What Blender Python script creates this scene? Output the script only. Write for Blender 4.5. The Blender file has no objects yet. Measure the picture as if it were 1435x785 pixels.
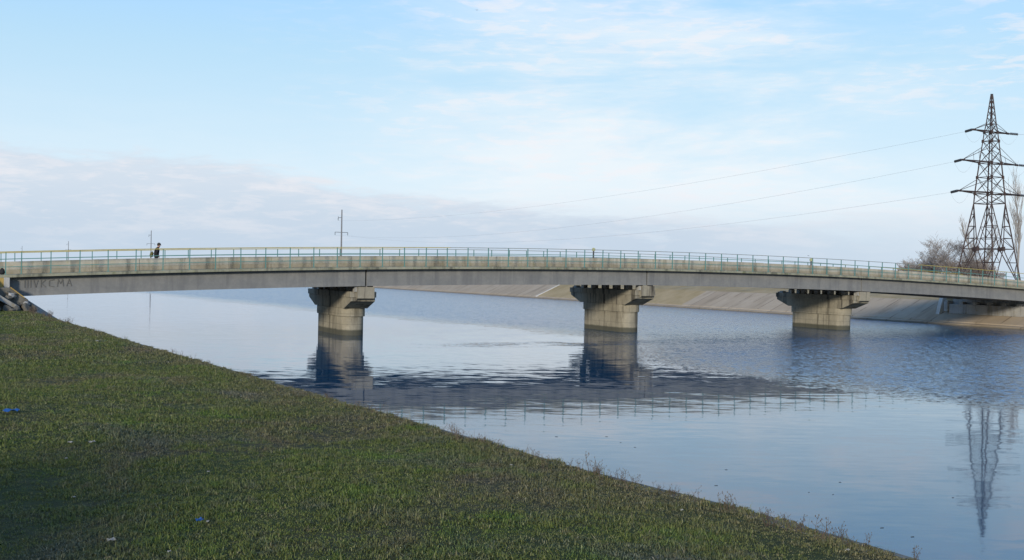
import bpy, bmesh, math, random
import numpy as np
from mathutils import Vector, Matrix, Quaternion

random.seed(7); rng = np.random.default_rng(7)
S = bpy.context.scene
COL = S.collection
R = math.radians

# ------------------------------------------------------------------ frame of the bridge / canal
P0 = Vector((-31.42, 67.0, 0.0)); CA, SA = .891, .454
ANG = math.atan2(SA, CA)
def W(u, v, z=0.0): return Vector((P0.x + u*CA - v*SA, P0.y + u*SA + v*CA, z))
def UV(x, y): a, b = x-P0.x, y-P0.y; return a*CA+b*SA, -a*SA+b*CA

# ------------------------------------------------------------------ helpers
class MB:
    def __init__(s): s.v = []; s.f = []; s.mi = []
    def add(s, vs, fs, mi=0):
        o = len(s.v); s.v += [tuple(p) for p in vs]
        for f in fs: s.f.append(tuple(i+o for i in f)); s.mi.append(mi)
    def box(s, a, b, mi=0):
        x0,y0,z0 = a; x1,y1,z1 = b
        s.add([(x0,y0,z0),(x1,y0,z0),(x1,y1,z0),(x0,y1,z0),(x0,y0,z1),(x1,y0,z1),(x1,y1,z1),(x0,y1,z1)],
              [(0,3,2,1),(4,5,6,7),(0,1,5,4),(1,2,6,5),(2,3,7,6),(3,0,4,7)], mi)
    def tube(s, p, q, r0, r1=None, n=6, cap=True, mi=0):
        r1 = r0 if r1 is None else r1
        p, q = Vector(p), Vector(q); d = q-p
        if d.length < 1e-6: return
        d.normalize(); a = d.orthogonal().normalized(); b = d.cross(a)
        vs = []
        for c, r in ((p, r0), (q, r1)):
            for k in range(n):
                t = 2*math.pi*k/n + math.pi/4
                vs.append(c + (a*math.cos(t)+b*math.sin(t))*r)
        fs = [(k, (k+1) % n, n+(k+1) % n, n+k) for k in range(n)]
        if cap: fs += [tuple(range(n-1, -1, -1)), tuple(range(n, 2*n))]
        s.add(vs, fs, mi)
    def poly_tube(s, pts, r, n=6, mi=0):
        for a, b in zip(pts[:-1], pts[1:]): s.tube(a, b, r, r, n, True, mi)
    def prism(s, prof, axis, a, b, mi=0):
        # prof: closed polygon of 2-D points; axis 0/1/2 = direction of extrusion
        def mk(t, p):
            c = [0, 0, 0]; o = [i for i in range(3) if i != axis]
            c[axis] = t; c[o[0]] = p[0]; c[o[1]] = p[1]; return tuple(c)
        n = len(prof)
        s.add([mk(a, p) for p in prof]+[mk(b, p) for p in prof],
              [tuple(range(n)), tuple(range(2*n-1, n-1, -1))]+[(k, n+k, n+(k+1) % n, (k+1) % n) for k in range(n)], mi)
    def sweep(s, stations, mi=0):
        # stations: list of lists of 3-D points (closed sections)
        n = len(stations[0]); o = []
        for st in stations: o += st
        fs = []
        for i in range(len(stations)-1):
            for k in range(n):
                a = i*n+k; b = i*n+(k+1) % n
                fs.append((a, b, b+n, a+n))
        fs += [tuple(range(n-1, -1, -1)), tuple(range((len(stations)-1)*n, len(stations)*n))]
        s.add(o, fs, mi)
    def mesh(s, name, mats, smooth=False, fix=True):
        me = bpy.data.meshes.new(name); me.from_pydata(s.v, [], s.f)
        for m in (mats if isinstance(mats, (list, tuple)) else [mats]): me.materials.append(m)
        for p, i in zip(me.polygons, s.mi): p.material_index = i; p.use_smooth = smooth
        if fix:
            bm = bmesh.new(); bm.from_mesh(me); bmesh.ops.recalc_face_normals(bm, faces=bm.faces); bm.to_mesh(me); bm.free()
        me.update(); return me
    def build(s, name, mats, parent=None, smooth=False, fix=True, bevel=0):
        o = bpy.data.objects.new(name, s.mesh(name, mats, smooth, fix)); COL.objects.link(o)
        if parent: o.parent = parent
        if bevel:
            m = o.modifiers.new('bevel', 'BEVEL'); m.width = bevel; m.segments = 2; m.limit_method = 'ANGLE'; m.angle_limit = R(40)
        return o

def tag(o, label=None, cat=None, group=None, kind=None):
    if label: o['label'] = label
    if cat: o['category'] = cat
    if group: o['group'] = group
    if kind: o['kind'] = kind
    return o
def empty(name, loc=(0, 0, 0), rz=0.0):
    o = bpy.data.objects.new(name, None); COL.objects.link(o); o.location = loc; o.rotation_euler = (0, 0, rz)
    o.empty_display_size = .3; return o
def frame(o):
    o.location = P0; o.rotation_euler = (0, 0, ANG); return o
def copy_tree(o, parent=None):
    c = o.copy(); COL.objects.link(c)
    if parent: c.parent = parent
    for ch in list(o.children): copy_tree(ch, c)
    return c

# ------------------------------------------------------------------ materials
class NT:
    def __init__(s, name):
        s.m = bpy.data.materials.new(name); s.m.use_nodes = True; s.t = s.m.node_tree; s.n = s.t.nodes; s.l = s.t.links
        s.b = s.n['Principled BSDF']; s._tc = None
    def node(s, t, **k):
        x = s.n.new(t)
        for a, b in k.items(): setattr(x, a, b)
        return x
    def link(s, a, b): s.l.new(a, b)
    def coord(s, kind='Object', scale=(1, 1, 1), rot=(0, 0, 0), loc=(0, 0, 0)):
        if kind == 'World': out = s.node('ShaderNodeNewGeometry').outputs['Position']
        else: out = s.node('ShaderNodeTexCoord').outputs[kind]
        m = s.node('ShaderNodeMapping'); m.inputs['Scale'].default_value = scale; m.inputs['Rotation'].default_value = rot; m.inputs['Location'].default_value = loc
        s.link(out, m.inputs['Vector']); return m.outputs[0]
    def noise(s, vec, scale, detail=4, rough=.55, dist=0.0, out='Fac'):
        n = s.node('ShaderNodeTexNoise'); n.inputs['Scale'].default_value = scale; n.inputs['Detail'].default_value = detail
        n.inputs['Roughness'].default_value = rough; n.inputs['Distortion'].default_value = dist
        s.link(vec, n.inputs['Vector']); return n.outputs[out]
    def ramp(s, fac, stops, interp='LINEAR'):
        r = s.node('ShaderNodeValToRGB'); cr = r.color_ramp; cr.interpolation = interp
        while len(cr.elements) < len(stops): cr.elements.new(.5)
        for e, (p, c) in zip(cr.elements, stops):
            e.position = p; e.color = (*c, 1) if not isinstance(c, (int, float)) else (c, c, c, 1)
        s.link(fac, r.inputs[0]); return r.outputs[0]
    def mix(s, fac, a, b, mode='MIX'):
        m = s.node('ShaderNodeMix', data_type='RGBA', blend_type=mode)
        for i, x in ((0, fac), (6, a), (7, b)):
            if hasattr(x, 'is_linked'): s.link(x, m.inputs[i])
            elif isinstance(x, tuple): m.inputs[i].default_value = (*x, 1)
            else: m.inputs[i].default_value = x
        return m.outputs[2]
    def math(s, op, a, b=None, clamp=False, c=None):
        m = s.node('ShaderNodeMath', operation=op); m.use_clamp = clamp
        for i, x in ((0, a), (1, b), (2, c)):
            if x is None: continue
            if hasattr(x, 'is_linked'): s.link(x, m.inputs[i])
            else: m.inputs[i].default_value = x
        return m.outputs[0]
    def mrange(s, v, a, b, c=0.0, d=1.0, smooth=True):
        m = s.node('ShaderNodeMapRange'); m.interpolation_type = 'SMOOTHSTEP' if smooth else 'LINEAR'
        s.link(v, m.inputs[0])
        for i, x in ((1, a), (2, b), (3, c), (4, d)): m.inputs[i].default_value = x
        return m.outputs[0]
    def sep(s, vec):
        x = s.node('ShaderNodeSeparateXYZ'); s.link(vec, x.inputs[0]); return x.outputs
    def bump(s, h, strength=.4, dist=.02):
        b = s.node('ShaderNodeBump'); b.inputs['Strength'].default_value = strength; b.inputs['Distance'].default_value = dist
        s.link(h, b.inputs['Height']); s.link(b.outputs[0], s.b.inputs['Normal'])
    def out(s, col=None, rough=.8, spec=.3):
        if col is not None:
            if hasattr(col, 'is_linked'): s.link(col, s.b.inputs['Base Color'])
            else: s.b.inputs['Base Color'].default_value = (*col, 1)
        s.b.inputs['Roughness'].default_value = rough; s.b.inputs['Specular IOR Level'].default_value = spec
        return s.m

def concrete(name, c0, c1, dark, streak=.5, band=None, moss=None, lines=None):
    t = NT(name); v = t.coord()
    col = t.ramp(t.noise(v, .9, 6, .65), [(.3, c0), (.7, c1)])
    col = t.mix(t.math('MULTIPLY', t.ramp(t.noise(v, 7, 5, .7), [(.35, 0.), (.75, 1.)]), .35), col, tuple(x*.62 for x in c0))
    st = t.coord(scale=(1.1, 1.1, .09))
    sf = t.ramp(t.noise(st, 1.6, 5, .65, .2), [(.50, 0.), (.64, 1.)])
    col = t.mix(t.math('MULTIPLY', sf, streak), col, dark)
    st2 = t.coord(scale=(1., 1., .035))
    col = t.mix(t.math('MULTIPLY', t.ramp(t.noise(st2, 3.2, 3, .55), [(.62, 0.), (.68, 1.)]), .24), col, dark)
    if moss:
        mf = t.ramp(t.noise(v, 2.2, 5, .7), [(.55, 0.), (.7, 1.)])
        col = t.mix(t.math('MULTIPLY', mf, .55), col, moss)
    z = t.sep(t.coord())[2]
    if lines:   # board marks
        w = t.math('FRACT', t.math('MULTIPLY', z, lines)); w = t.math('LESS_THAN', w, .05)
        col = t.mix(t.math('MULTIPLY', w, .35), col, dark)
    if band is not None:   # wet, weedy band just above the water
        wob = t.math('ADD', z, t.math('MULTIPLY', t.noise(v, 1.5, 3), -.12))
        bf = t.mrange(wob, band, band+.16, 1., 0.)
        col = t.mix(t.math('MULTIPLY', bf, .85), col, (.05, .05, .035))
    t.bump(t.noise(v, 14, 6, .7), .35, .02)
    return t.out(col, .9, .2)

M = {}
M['parapet'] = concrete('parapet_concrete', (.33, .295, .22), (.47, .435, .34), (.17, .145, .095), .65, moss=(.36, .32, .16))
M['parapet_base'] = concrete('dirty_parapet_foot', (.235, .20, .135), (.35, .31, .225), (.12, .10, .065), .6, moss=(.25, .22, .10))
M['cornice'] = concrete('cornice_concrete', (.20, .195, .13), (.33, .31, .22), (.07, .07, .05), .7, moss=(.16, .17, .06))
M['girder'] = concrete('girder_concrete', (.165, .163, .15), (.225, .215, .19), (.10, .10, .10), .4)
M['pier'] = concrete('pier_concrete', (.235, .205, .145), (.345, .305, .22), (.075, .065, .045), .7, band=.27, lines=1.25)
M['cap'] = concrete('cap_concrete', (.22, .19, .135), (.33, .295, .215), (.04, .035, .028), .9)
M['block'] = concrete('bearing_concrete', (.30, .28, .24), (.42, .40, .34), (.08, .08, .07), .4)
M['abut'] = concrete('abutment_concrete', (.30, .29, .26), (.42, .40, .36), (.10, .09, .07), .6, moss=(.28, .20, .06))
M['rust_face'] = concrete('orange_lichen_concrete', (.34, .22, .06), (.42, .30, .10), (.20, .11, .03), .5)
M['stone'] = concrete('rubble_stone', (.09, .082, .065), (.20, .185, .15), (.035, .03, .025), .5, moss=(.17, .11, .045))
M['black'] = NT('black_rubber').out((.015, .015, .016), .8)

def paint(name, c, worn, amt=.5, rough=.5):
    t = NT(name); v = t.coord()
    f = t.ramp(t.noise(v, 5, 5, .7), [(.48, 0.), (.66, 1.)])
    return t.out(t.mix(t.math('MULTIPLY', f, amt), c, worn), rough, .4)
M['teal'] = paint('teal_rail_paint', (.075, .20, .175), (.13, .14, .10))
M['yellow'] = paint('yellow_rail_paint', (.36, .29, .07), (.17, .13, .055))
M['grey_rail'] = paint('faded_rail_paint', (.20, .22, .20), (.13, .11, .08))
M['ochre'] = paint('ochre_rail_paint', (.30, .25, .09), (.17, .14, .08))
M['rust'] = paint('rusty_steel', (.042, .030, .028), (.085, .040, .025), .55, .85)
M['dark_steel'] = paint('dark_steel', (.045, .042, .045), (.07, .05, .04), .5, .8)
M['pole'] = paint('pole_concrete', (.17, .17, .17), (.11, .11, .11), .6, .9)
M['insul'] = NT('insulator_glass').out((.05, .055, .06), .3, .5)
M['wire'] = NT('wire_aluminium').out((.26, .27, .29), .6, .3)
M['graffiti'] = NT('graffiti_paint').out((.125, .12, .108), .95, .1)
M['plastic'] = NT('blue_plastic').out((.015, .085, .27), .6, .4)
M['paper'] = NT('pale_paper').out((.27, .26, .23), .8, .2)
M['bird'] = NT('bird_feathers').out((.10, .10, .11), .8, .2)
M['jacket'] = NT('dark_cloth').out((.022, .020, .020), .95, .1)
M['trouser'] = NT('trouser_cloth').out((.030, .030, .036), .95, .1)
M['skin'] = NT('skin').out((.36, .21, .15), .6, .3)
M['hair'] = NT('cap_cloth').out((.045, .038, .030), .95, .1)
M['bag'] = NT('khaki_canvas').out((.11, .10, .035), .95, .1)
M['marker'] = NT('marker_paint').out((.30, .31, .16), .8, .3)
M['asphalt'] = concrete('asphalt', (.045, .045, .045), (.06, .058, .055), (.03, .03, .03), .3)

# grass blades: colour patches over the ground, hue jitter per blade
def grass_mat():
    t = NT('grass_blades'); p = t.coord('World')
    at = t.node('ShaderNodeAttribute', attribute_name='hue'); h = at.outputs['Fac']
    green = t.ramp(h, [(0., (.065, .09, .020)), (.45, (.125, .152, .036)), (.75, (.18, .195, .060)), (1., (.27, .255, .115))])
    dry = t.ramp(h, [(0., (.09, .068, .038)), (.5, (.17, .135, .08)), (1., (.33, .27, .18))])
    grey = t.ramp(h, [(0., (.065, .07, .055)), (.6, (.14, .145, .115)), (1., (.28, .28, .235))])
    n1 = t.ramp(t.noise(p, .33, 5, .62, .6), [(.50, 0.), (.68, 1.)])
    n2 = t.ramp(t.noise(t.coord('World', loc=(31, 7, 0)), .42, 5, .62, .5), [(.54, 0.), (.72, 1.)])
    n3 = t.ramp(t.noise(t.coord('World', loc=(-11, 47, 0)), .8, 4, .6), [(.56, 0.), (.72, 1.)])
    c = t.mix(t.math('MULTIPLY', n1, .75), green, dry)
    c = t.mix(t.math('MULTIPLY', n2, .8), c, grey)
    c = t.mix(t.math('MULTIPLY', n3, .6), c, (.095, .185, .022))
    n4 = t.ramp(t.noise(t.coord('World', loc=(3, 5, 9)), 3.1, 4, .65), [(.50, 0.), (.66, 1.)])
    c = t.mix(t.math('MULTIPLY', n4, .45), c, t.mix(.45, dry, grey))
    n5 = t.ramp(t.noise(t.coord('World', loc=(8, 1, 4)), 6.5, 4, .65), [(.52, 0.), (.68, 1.)])
    c = t.mix(t.math('MULTIPLY', n5, .35), c, (.035, .045, .016))
    # the dry, brown margin along the edge of the bank rides on an attribute
    e = t.node('ShaderNodeAttribute', attribute_name='edge').outputs['Fac']
    c = t.mix(t.math('MULTIPLY', e, .8), c, dry)
    t.b.inputs['Transmission Weight'].default_value = 0
    return t.out(c, .75, .15)
M['grass'] = grass_mat()
def soil_mat():
    t = NT('turf_soil'); p = t.coord('World')
    a = t.ramp(t.noise(p, .33, 5, .62, .6), [(.40, (.050, .066, .018)), (.66, (.085, .066, .038))])
    a = t.mix(t.ramp(t.noise(p, 9, 5, .7), [(.4, 0.), (.7, 1.)]), a, (.030, .034, .014))
    t.bump(t.noise(p, 12, 5, .7), .6, .05)
    return t.out(a, .95, .1)
M['soil'] = soil_mat()
def steppe_mat():
    t = NT('steppe_grass'); p = t.coord('World')
    a = t.ramp(t.noise(p, .25, 6, .65), [(.35, (.31, .235, .12)), (.6, (.40, .305, .175)), (.8, (.31, .22, .135))])
    t.bump(t.noise(p, 3, 6, .7), .7, .15)
    return t.out(a, .95, .1)
M['steppe'] = steppe_mat()
def slab_mat():
    t = NT('canal_slabs'); v = t.coord()
    x, y, z = t.sep(v)
    cell = t.math('FLOOR', t.math('DIVIDE', y, 3.0))
    wn = t.node('ShaderNodeTexWhiteNoise', noise_dimensions='1D'); t.link(cell, wn.inputs['W'])
    base = t.ramp(wn.outputs['Value'], [(0., (.37, .295, .21)), (.5, (.40, .325, .235)), (1., (.43, .35, .255))])
    n = t.ramp(t.noise(v, .5, 6, .65), [(.3, 0.), (.7, 1.)])
    base = t.mix(t.math('MULTIPLY', n, .45), base, (.29, .215, .135))
    st = t.coord(scale=(.16, .75, .16))
    base = t.mix(t.math('MULTIPLY', t.ramp(t.noise(st, 1., 5, .6), [(.52, 0.), (.68, 1.)]), .5), base, (.19, .15, .10))
    fr = t.math('FRACT', t.math('DIVIDE', y, 3.0))
    j = t.math('LESS_THAN', fr, .055)
    gate = t.ramp(t.noise(t.coord(scale=(.4, .3, .4)), 1., 3), [(.46, 0.), (.54, 1.)])
    base = t.mix(t.math('MULTIPLY', t.math('MULTIPLY', j, gate), .7), base, (.12, .09, .06))
    wet = t.mrange(t.math('ADD', z, t.math('MULTIPLY', t.noise(v, 1.2, 3), -.1)), .0, .22, 1., 0.)
    base = t.mix(t.math('MULTIPLY', wet, .75), base, (.10, .085, .06))
    t.bump(t.noise(v, 6, 6, .7), .3, .03)
    return t.out(base, .92, .15)
M['slab'] = slab_mat()
def bark_mat(name, a, b):
    t = NT(name); v = t.coord()
    return t.out(t.ramp(t.noise(v, 1.4, 4, .6), [(.35, a), (.65, b)]), .95, .1)
M['twig'] = bark_mat('grey_brown_twigs', (.21, .18, .16), (.31, .27, .235))
M['twig_rust'] = bark_mat('rusty_twigs', (.18, .14, .11), (.26, .205, .16))
M['twig_pale'] = bark_mat('pale_poplar_twigs', (.22, .20, .18), (.30, .28, .25))
M['weed'] = bark_mat('dry_weed', (.085, .062, .045), (.15, .115, .08))
M['leafy'] = bark_mat('bush_leaves', (.03, .05, .015), (.06, .085, .03))

# water
def water_mat():
    t = NT('canal_water'); p = t.coord('World')
    X, Y, Z = t.sep(p)
    warp = t.math('MULTIPLY', t.math('SUBTRACT', t.noise(p, .045, 4, .6), .5), 26.)
    # d grows away from the sheltered near bank: calm close in, wind-ruffled beyond
    d = t.math('ADD', t.math('ADD', t.math('MULTIPLY', X, .822), t.math('MULTIPLY', Y, .571)), t.math('MULTIPLY', warp, .35))
    far = t.mrange(d, 50., 60.)
    mid = t.math('MULTIPLY', t.mrange(d, 37., 46.), t.mrange(X, 4., 15.))
    r = t.math('MAXIMUM', far, mid)
    # a darker streak of ripples parallel to the bridge, some ten metres before it
    b = t.math('SUBTRACT', t.math('SUBTRACT', Y, t.math('MULTIPLY', X, .49)), 73.3)
    b = t.math('ABSOLUTE', t.math('ADD', b, t.math('MULTIPLY', warp, .22)))
    gust = t.ramp(t.noise(t.coord('World', scale=(.5, 1.0, 1)), .55, 4, .65), [(.42, 0.), (.56, 1.)])
    band = t.math('MULTIPLY', t.math('MULTIPLY', t.mrange(b, 1.2, 3.6, 1., 0.), t.mrange(X, -10., 2.)), gust)
    # gentle swell lines in the reflection of the deck
    cp = t.coord('World', scale=(.35, 1.0, 1), rot=(0, 0, -.12))
    nz1 = t.noise(cp, 3.4, 3, .55, 0, 'Color')
    nz2 = t.noise(t.coord('World', scale=(.7, 1.0, 1)), 7.0, 3, .6, 0, 'Color')
    nz3 = t.noise(t.coord('World', scale=(.7, 1.2, 1)), .35, 2, .5, 0, 'Color')
    nz4 = t.noise(t.coord('World', scale=(.8, .7, 1)), 2.3, 3, .55, 0, 'Color')
    def centred(c, amp):
        vm = t.node('ShaderNodeVectorMath', operation='SUBTRACT'); t.link(c, vm.inputs[0]); vm.inputs[1].default_value = (.5, .5, .5)
        vs = t.node('ShaderNodeVectorMath', operation='SCALE'); t.link(vm.outputs[0], vs.inputs[0])
        if hasattr(amp, 'is_linked'): t.link(amp, vs.inputs['Scale'])
        else: vs.inputs['Scale'].default_value = amp
        return vs.outputs[0]
    def vadd(a, b):
        v = t.node('ShaderNodeVectorMath', operation='ADD'); t.link(a, v.inputs[0]); t.link(b, v.inputs[1]); return v.outputs[0]
    calm_amp = t.math('ADD', t.math('MULTIPLY', t.mrange(t.math('ADD', Y, t.math('MULTIPLY', X, .0)), 30., 60., .5, 1.), WCALM), t.math('MULTIPLY', mid, .03))
    amp2 = t.math('ADD', t.math('ADD', t.math('MULTIPLY', r, WRIP), t.math('MULTIPLY', band, WBAND)), .006)
    nz5 = t.noise(t.coord('World', scale=(.22, 1.0, 1), rot=(0, 0, -.10)), 1.9, 3, .6, 0, 'Color')
    amp5 = t.math('MULTIPLY', t.mrange(Y, 24., 46., .35, 1.), .045)
    amp4 = t.math('ADD', t.math('MULTIPLY', r, .40), t.math('MULTIPLY', band, .30))
    slope = vadd(vadd(vadd(centred(nz1, calm_amp), centred(nz2, amp2)), vadd(centred(nz3, .012), centred(nz5, amp5))), centred(nz4, amp4))
    vm = t.node('ShaderNodeVectorMath', operation='MULTIPLY'); t.link(slope, vm.inputs[0]); vm.inputs[1].default_value = (.45, 1, 0)
    n = vadd(vm.outputs[0], t.node('ShaderNodeCombineXYZ').outputs[0]); n.node.inputs[1].links[0].from_node.inputs[2].default_value = 1
    nn = t.node('ShaderNodeVectorMath', operation='NORMALIZE'); t.link(n, nn.inputs[0])
    t.link(nn.outputs[0], t.b.inputs['Normal'])
    t.b.inputs['IOR'].default_value = 1.48
    t.b.inputs['Specular IOR Level'].default_value = .5
    t.b.inputs['Base Color'].default_value = (*WBODY, 1)
    rough = t.math('ADD', .045, t.math('ADD', t.math('MULTIPLY', r, .13), t.math('MULTIPLY', band, .04)))
    t.link(rough, t.b.inputs['Roughness'])
    return t.m
WCALM, WRIP, WBAND, WBODY = .060, 1.15, .95, (.008, .064, .122)
M['water'] = water_mat()

# ------------------------------------------------------------------ terrain
LIP = [(-3000, 8.2), (-400, 8.2), (-75, 7.3), (-65.8, 6.69), (-63.2, 6.55), (-60.4, 6.05), (-53.6, 5.43), (-47.1, 4.84), (-30.7, 3.40), (-2.5, 1.16), (6, .9), (3000, .9)]
LV = np.array([a for a, b in LIP]); LU = np.array([b for a, b in LIP])
def ul(v): return np.interp(v, LV, LU)
def smooth(x, a, b): t = np.clip((x-a)/(b-a), 0, 1); return t*t*(3-2*t)
def zg(u, v):
    d = ul(v)-u
    und = .045*np.sin(.55*u+.21*v)+.035*np.sin(.23*u-.4*v+1)+.03*np.sin(1.1*u+.35*v+2)+.02*np.sin(.9*v-.6*u)
    rise = 1.35*smooth(-v, 64.5, 73.5)*smooth(d, 1.0, 5)*(1-smooth(d, 60, 120))
    far = smooth(d, 30, 90)*.6
    return 2.0 + und*smooth(d, .1, 2.5)*(1-smooth(np.abs(v), 150, 300)) + rise + far
def gz(x, y): u, v = UV(x, y); return float(zg(np.float64(u), np.float64(v)))
vs = np.concatenate([[-3000, -1200, -500, -250, -150, -110], np.arange(-90, 4, 1.5), [6, 10, 16, 25, 40, 70, 120, 250, 600, 1400, 3000]])
ds = np.concatenate([[.28], np.arange(.6, 22, .7), [24, 28, 34, 42, 55, 75, 110, 200, 500, 1300, 3000]])
def grid_mesh(name, fn, A, B, mat, parent_frame=True, smooth_=True):
    V = []; F = []
    for a in A:
        for b in B: V.append(fn(a, b))
    nb = len(B)
    for i in range(len(A)-1):
        for j in range(nb-1): F.append((i*nb+j, i*nb+j+1, (i+1)*nb+j+1, (i+1)*nb+j))
    me = bpy.data.meshes.new(name); me.from_pydata(V, [], F); me.materials.append(mat)
    for p in me.polygons: p.use_smooth = smooth_
    me.update()
    if me.polygons and sum(p.normal.z*p.area for p in me.polygons) < 0: me.flip_normals()
    o = bpy.data.objects.new(name, me); COL.objects.link(o)
    return frame(o)
g = grid_mesh('ground', lambda v, d: (float(ul(v)-d), float(v), float(zg(ul(v)-d, v))), vs, ds, M['soil'])
tag(g, 'flat grassy bank beside the canal', kind='structure')
# concrete edge and hidden lining of the near bank
m = MB()
vv = list(vs)
m.sweep([[(float(ul(v))+a, float(v), z) for a, z in ((-.30, 1.6), (-.30, 1.99), (-.12, 2.0), (0, 2.0), (.04, 1.96), (4.6, -.3), (4.2, -.6))] for v in vv])
M['lip'] = concrete('weathered_edge', (.15, .145, .12), (.22, .21, .18), (.07, .07, .05), .5, moss=(.10, .10, .05))
tag(frame(m.build('bank_lining', M['lip'])), 'grey concrete lining of the grassy bank', kind='structure')
# far bank
def right_prof(v):
    return [(93.6, -.8), (93.95, .20), (94.55, .30), (94.58, .40), (99.4, 2.55), (99.9, 2.60), (104.5, 3.42), (112, 3.5), (140, 3.55), (300, 3.5), (1000, 3.3), (4000, 3.)]
vr = np.concatenate([[-3000, -600, -150, -60, -20], np.arange(-10, 240, 2.), [260, 300, 400, 600, 1000, 1800, 3000]])
def far_bank(name, i0, i1, v0, v1, mat, dz=0, bump=0.):
    A = [v for v in vr if v0 < v < v1]; A = [v0]+A+[v1]
    def fn(v, k):
        u, z = right_prof(v)[int(k)]
        if bump and 4 < k < 8: z += bump*math.sin(v*.8+k)*.12
        return (u, float(v), z+dz)
    return frame(grid_mesh(name, fn, A, range(i0, i1+1), mat, smooth_=False))
GA, GB = 59.5, 106.
for a, b in ((-3000, GA), (GB, 3000)):
    tag(far_bank('canal_slope', 0, 4, a, b, M['slab']), 'pale concrete slabs lining the far canal bank', kind='structure')
tag(far_bank('canal_toe', 0, 3, GA, GB, M['slab']), 'low concrete ledge at the water of the far bank', kind='structure')
tag(far_bank('grass_slope', 3, 4, GA, GB, M['steppe']), 'yellowed grass slope between concrete slabs', kind='structure')
tag(far_bank('steppe', 4, 11, -3000, 3000, M['steppe'], 0, 1.), 'dry steppe land behind the far bank', kind='structure')
# rib of concrete running up the slope at each end of the slab field
m = MB()
for vq in (GB-.2,):
    m.sweep([[(u, vq-.2, z-.1), (u, vq+.2, z-.1), (u, vq+.2, z+.08), (u, vq-.2, z+.08)] for u, z in ((94.4, .36), (99.5, 2.58))])
M['rib'] = concrete('pale_rib', (.52, .49, .42), (.62, .59, .52), (.3, .26, .2), .3)
tag(frame(m.build('concrete_rib', M['rib'])), 'pale concrete ribs climbing the far bank', kind='structure')
# water sheet
m = MB(); m.add([(-.5, -3000, 0), (95, -3000, 0), (95, 3000, 0), (-.5, 3000, 0)], [(0, 1, 2, 3)])
tag(frame(m.build('water', M['water'])), 'calm blue canal water', kind='structure')

# ------------------------------------------------------------------ bridge
def zr(u):
    if u < -1: return zr(-1)+.052*(u+1)
    if u > 97: return zr(97)-.052*(u-97)
    return 6.9-.00053*(u-48)**2
RH = 1.45
def zb(u): return zr(u)-RH
WID = 10.0
bridge = empty('bridge', P0, ANG)
tag(bridge, 'long low concrete girder bridge with teal railings crossing the canal', 'bridge')
US = [-1+i*98/98 for i in range(0, 99)]
def sec(u, prof): return [(u, v, zb(u)+z) for v, z in prof]
m = MB(); m.sweep([sec(u, [(.25, -.17), (9.75, -.17), (9.75, -.005), (8.8, -.005), (8.8, -.08), (1.2, -.08), (1.2, -.005), (.25, -.005)]) for u in US])
m.build('deck_slab', M['asphalt'], bridge)
for s_ in (0, 1):
    def pr(v): return WID-v if s_ else v
    m = MB(); m.sweep([sec(u, [(pr(-.30), -.18), (pr(.24), -.18), (pr(.24), .004), (pr(-.22), .004), (pr(-.30), -.03)]) for u in US])
    m.build('cornice', M['cornice'], bridge)
    m = MB()
    n_el = 33
    for k in range(n_el):     # parapet cast in three-metre lengths
        a, b = -1+k*98/n_el+.012, -1+(k+1)*98/n_el-.012
        j = random.uniform(-.012, .012)
        m.sweep([[(u, pr(1.45), zb(u)), (u, pr(1.87), zb(u)), (u, pr(1.75), zb(u)+.30), (u, pr(1.71), zb(u)+.81+j), (u, pr(1.51), zb(u)+.81+j), (u, pr(1.49), zb(u)+.30)] for u in (a, (a+b)/2, b)])
    for i_ in range(len(m.f)):
        if i_ % 14 < 12 and i_ % 14 % 6 == 5: m.mi[i_] = 1
    m.build('parapet', [M['parapet'], M['parapet_base']], bridge)
# girders: four spans of six T-beams
JO = [-.3, 23.45, 47.95, 71.95, 96.2]
for i in range(4):
    a, b = JO[i]+.06, JO[i+1]-.06
    for k, v in enumerate((.42, 2.25, 4.08, 5.92, 7.75, 9.58)):
        m = MB()
        sts = []
        for u in np.linspace(a, b, 9):
            zt = zb(u)-.182; zl = zt-1.21
            sts.append([(u, v-.21, zt), (u, v-.21, zl+.26), (u, v-.23, zl), (u, v+.23, zl), (u, v+.21, zl+.26), (u, v+.21, zt)])
        m.sweep(sts)
        if 0 < k < 6: pass
        m.build('girder', M['girder'], bridge)
    for u in (a+.2, (a+b)/2, b-.2):
        m = MB(); m.box((u-.1, .64, zb(u)-1.1), (u+.1, 9.36, zb(u)-.25)); m.build('diaphragm', M['girder'], bridge)
# railings
def rail_side(v, nfirst):
    rl = MB()
    for dz, w in ((.97, .045), (.48, .04)):
        rl.sweep([[(u, v-.025, zb(u)+dz-w/2), (u, v+.025, zb(u)+dz-w/2), (u, v+.025, zb(u)+dz+w/2), (u, v-.025, zb(u)+dz+w/2)] for u in US])
    r = rl.build('railing', M['teal'] if v > 5 else [M['teal']], bridge)
    for a, b, mt, t in ((-1, 30, 'yellow', .055), (30, 79, 'grey_rail', .045), (79, 97, 'yellow', .05)):
        us = np.linspace(a, b, max(2, int(b-a)))
        h = MB(); h.sweep([[(u, v-t, zb(u)+RH-t), (u, v+t, zb(u)+RH-t), (u, v+t, zb(u)+RH), (u, v-t, zb(u)+RH)] for u in us])
        h.build('handrail', M[mt], r)
    p = MB(); t = .028
    p.box((-t, -t, 0), (t, t, RH-.05)); p.box((-.09, -.08, 0), (.09, .08, .025))
    me = p.mesh('post', M['teal'])
    us = [-.26]+[.63+1.714*k for k in range(57)]
    rest = MB()
    for i, u in enumerate(us):
        if i < nfirst:
            o = bpy.data.objects.new('post', me); COL.objects.link(o); o.parent = r; o.location = (u, v, zb(u)+.004)
            o.rotation_euler = (0, random.uniform(-.012, .012), 0)
        else:
            rest.box((u-t, v-t, zb(u)), (u+t, v+t, zb(u)+RH-.05))
    if rest.v: tag(rest.build('post', M['teal'], r), kind='stuff')
rail_side(0.0, 58)
rail_side(WID, 40)
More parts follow.
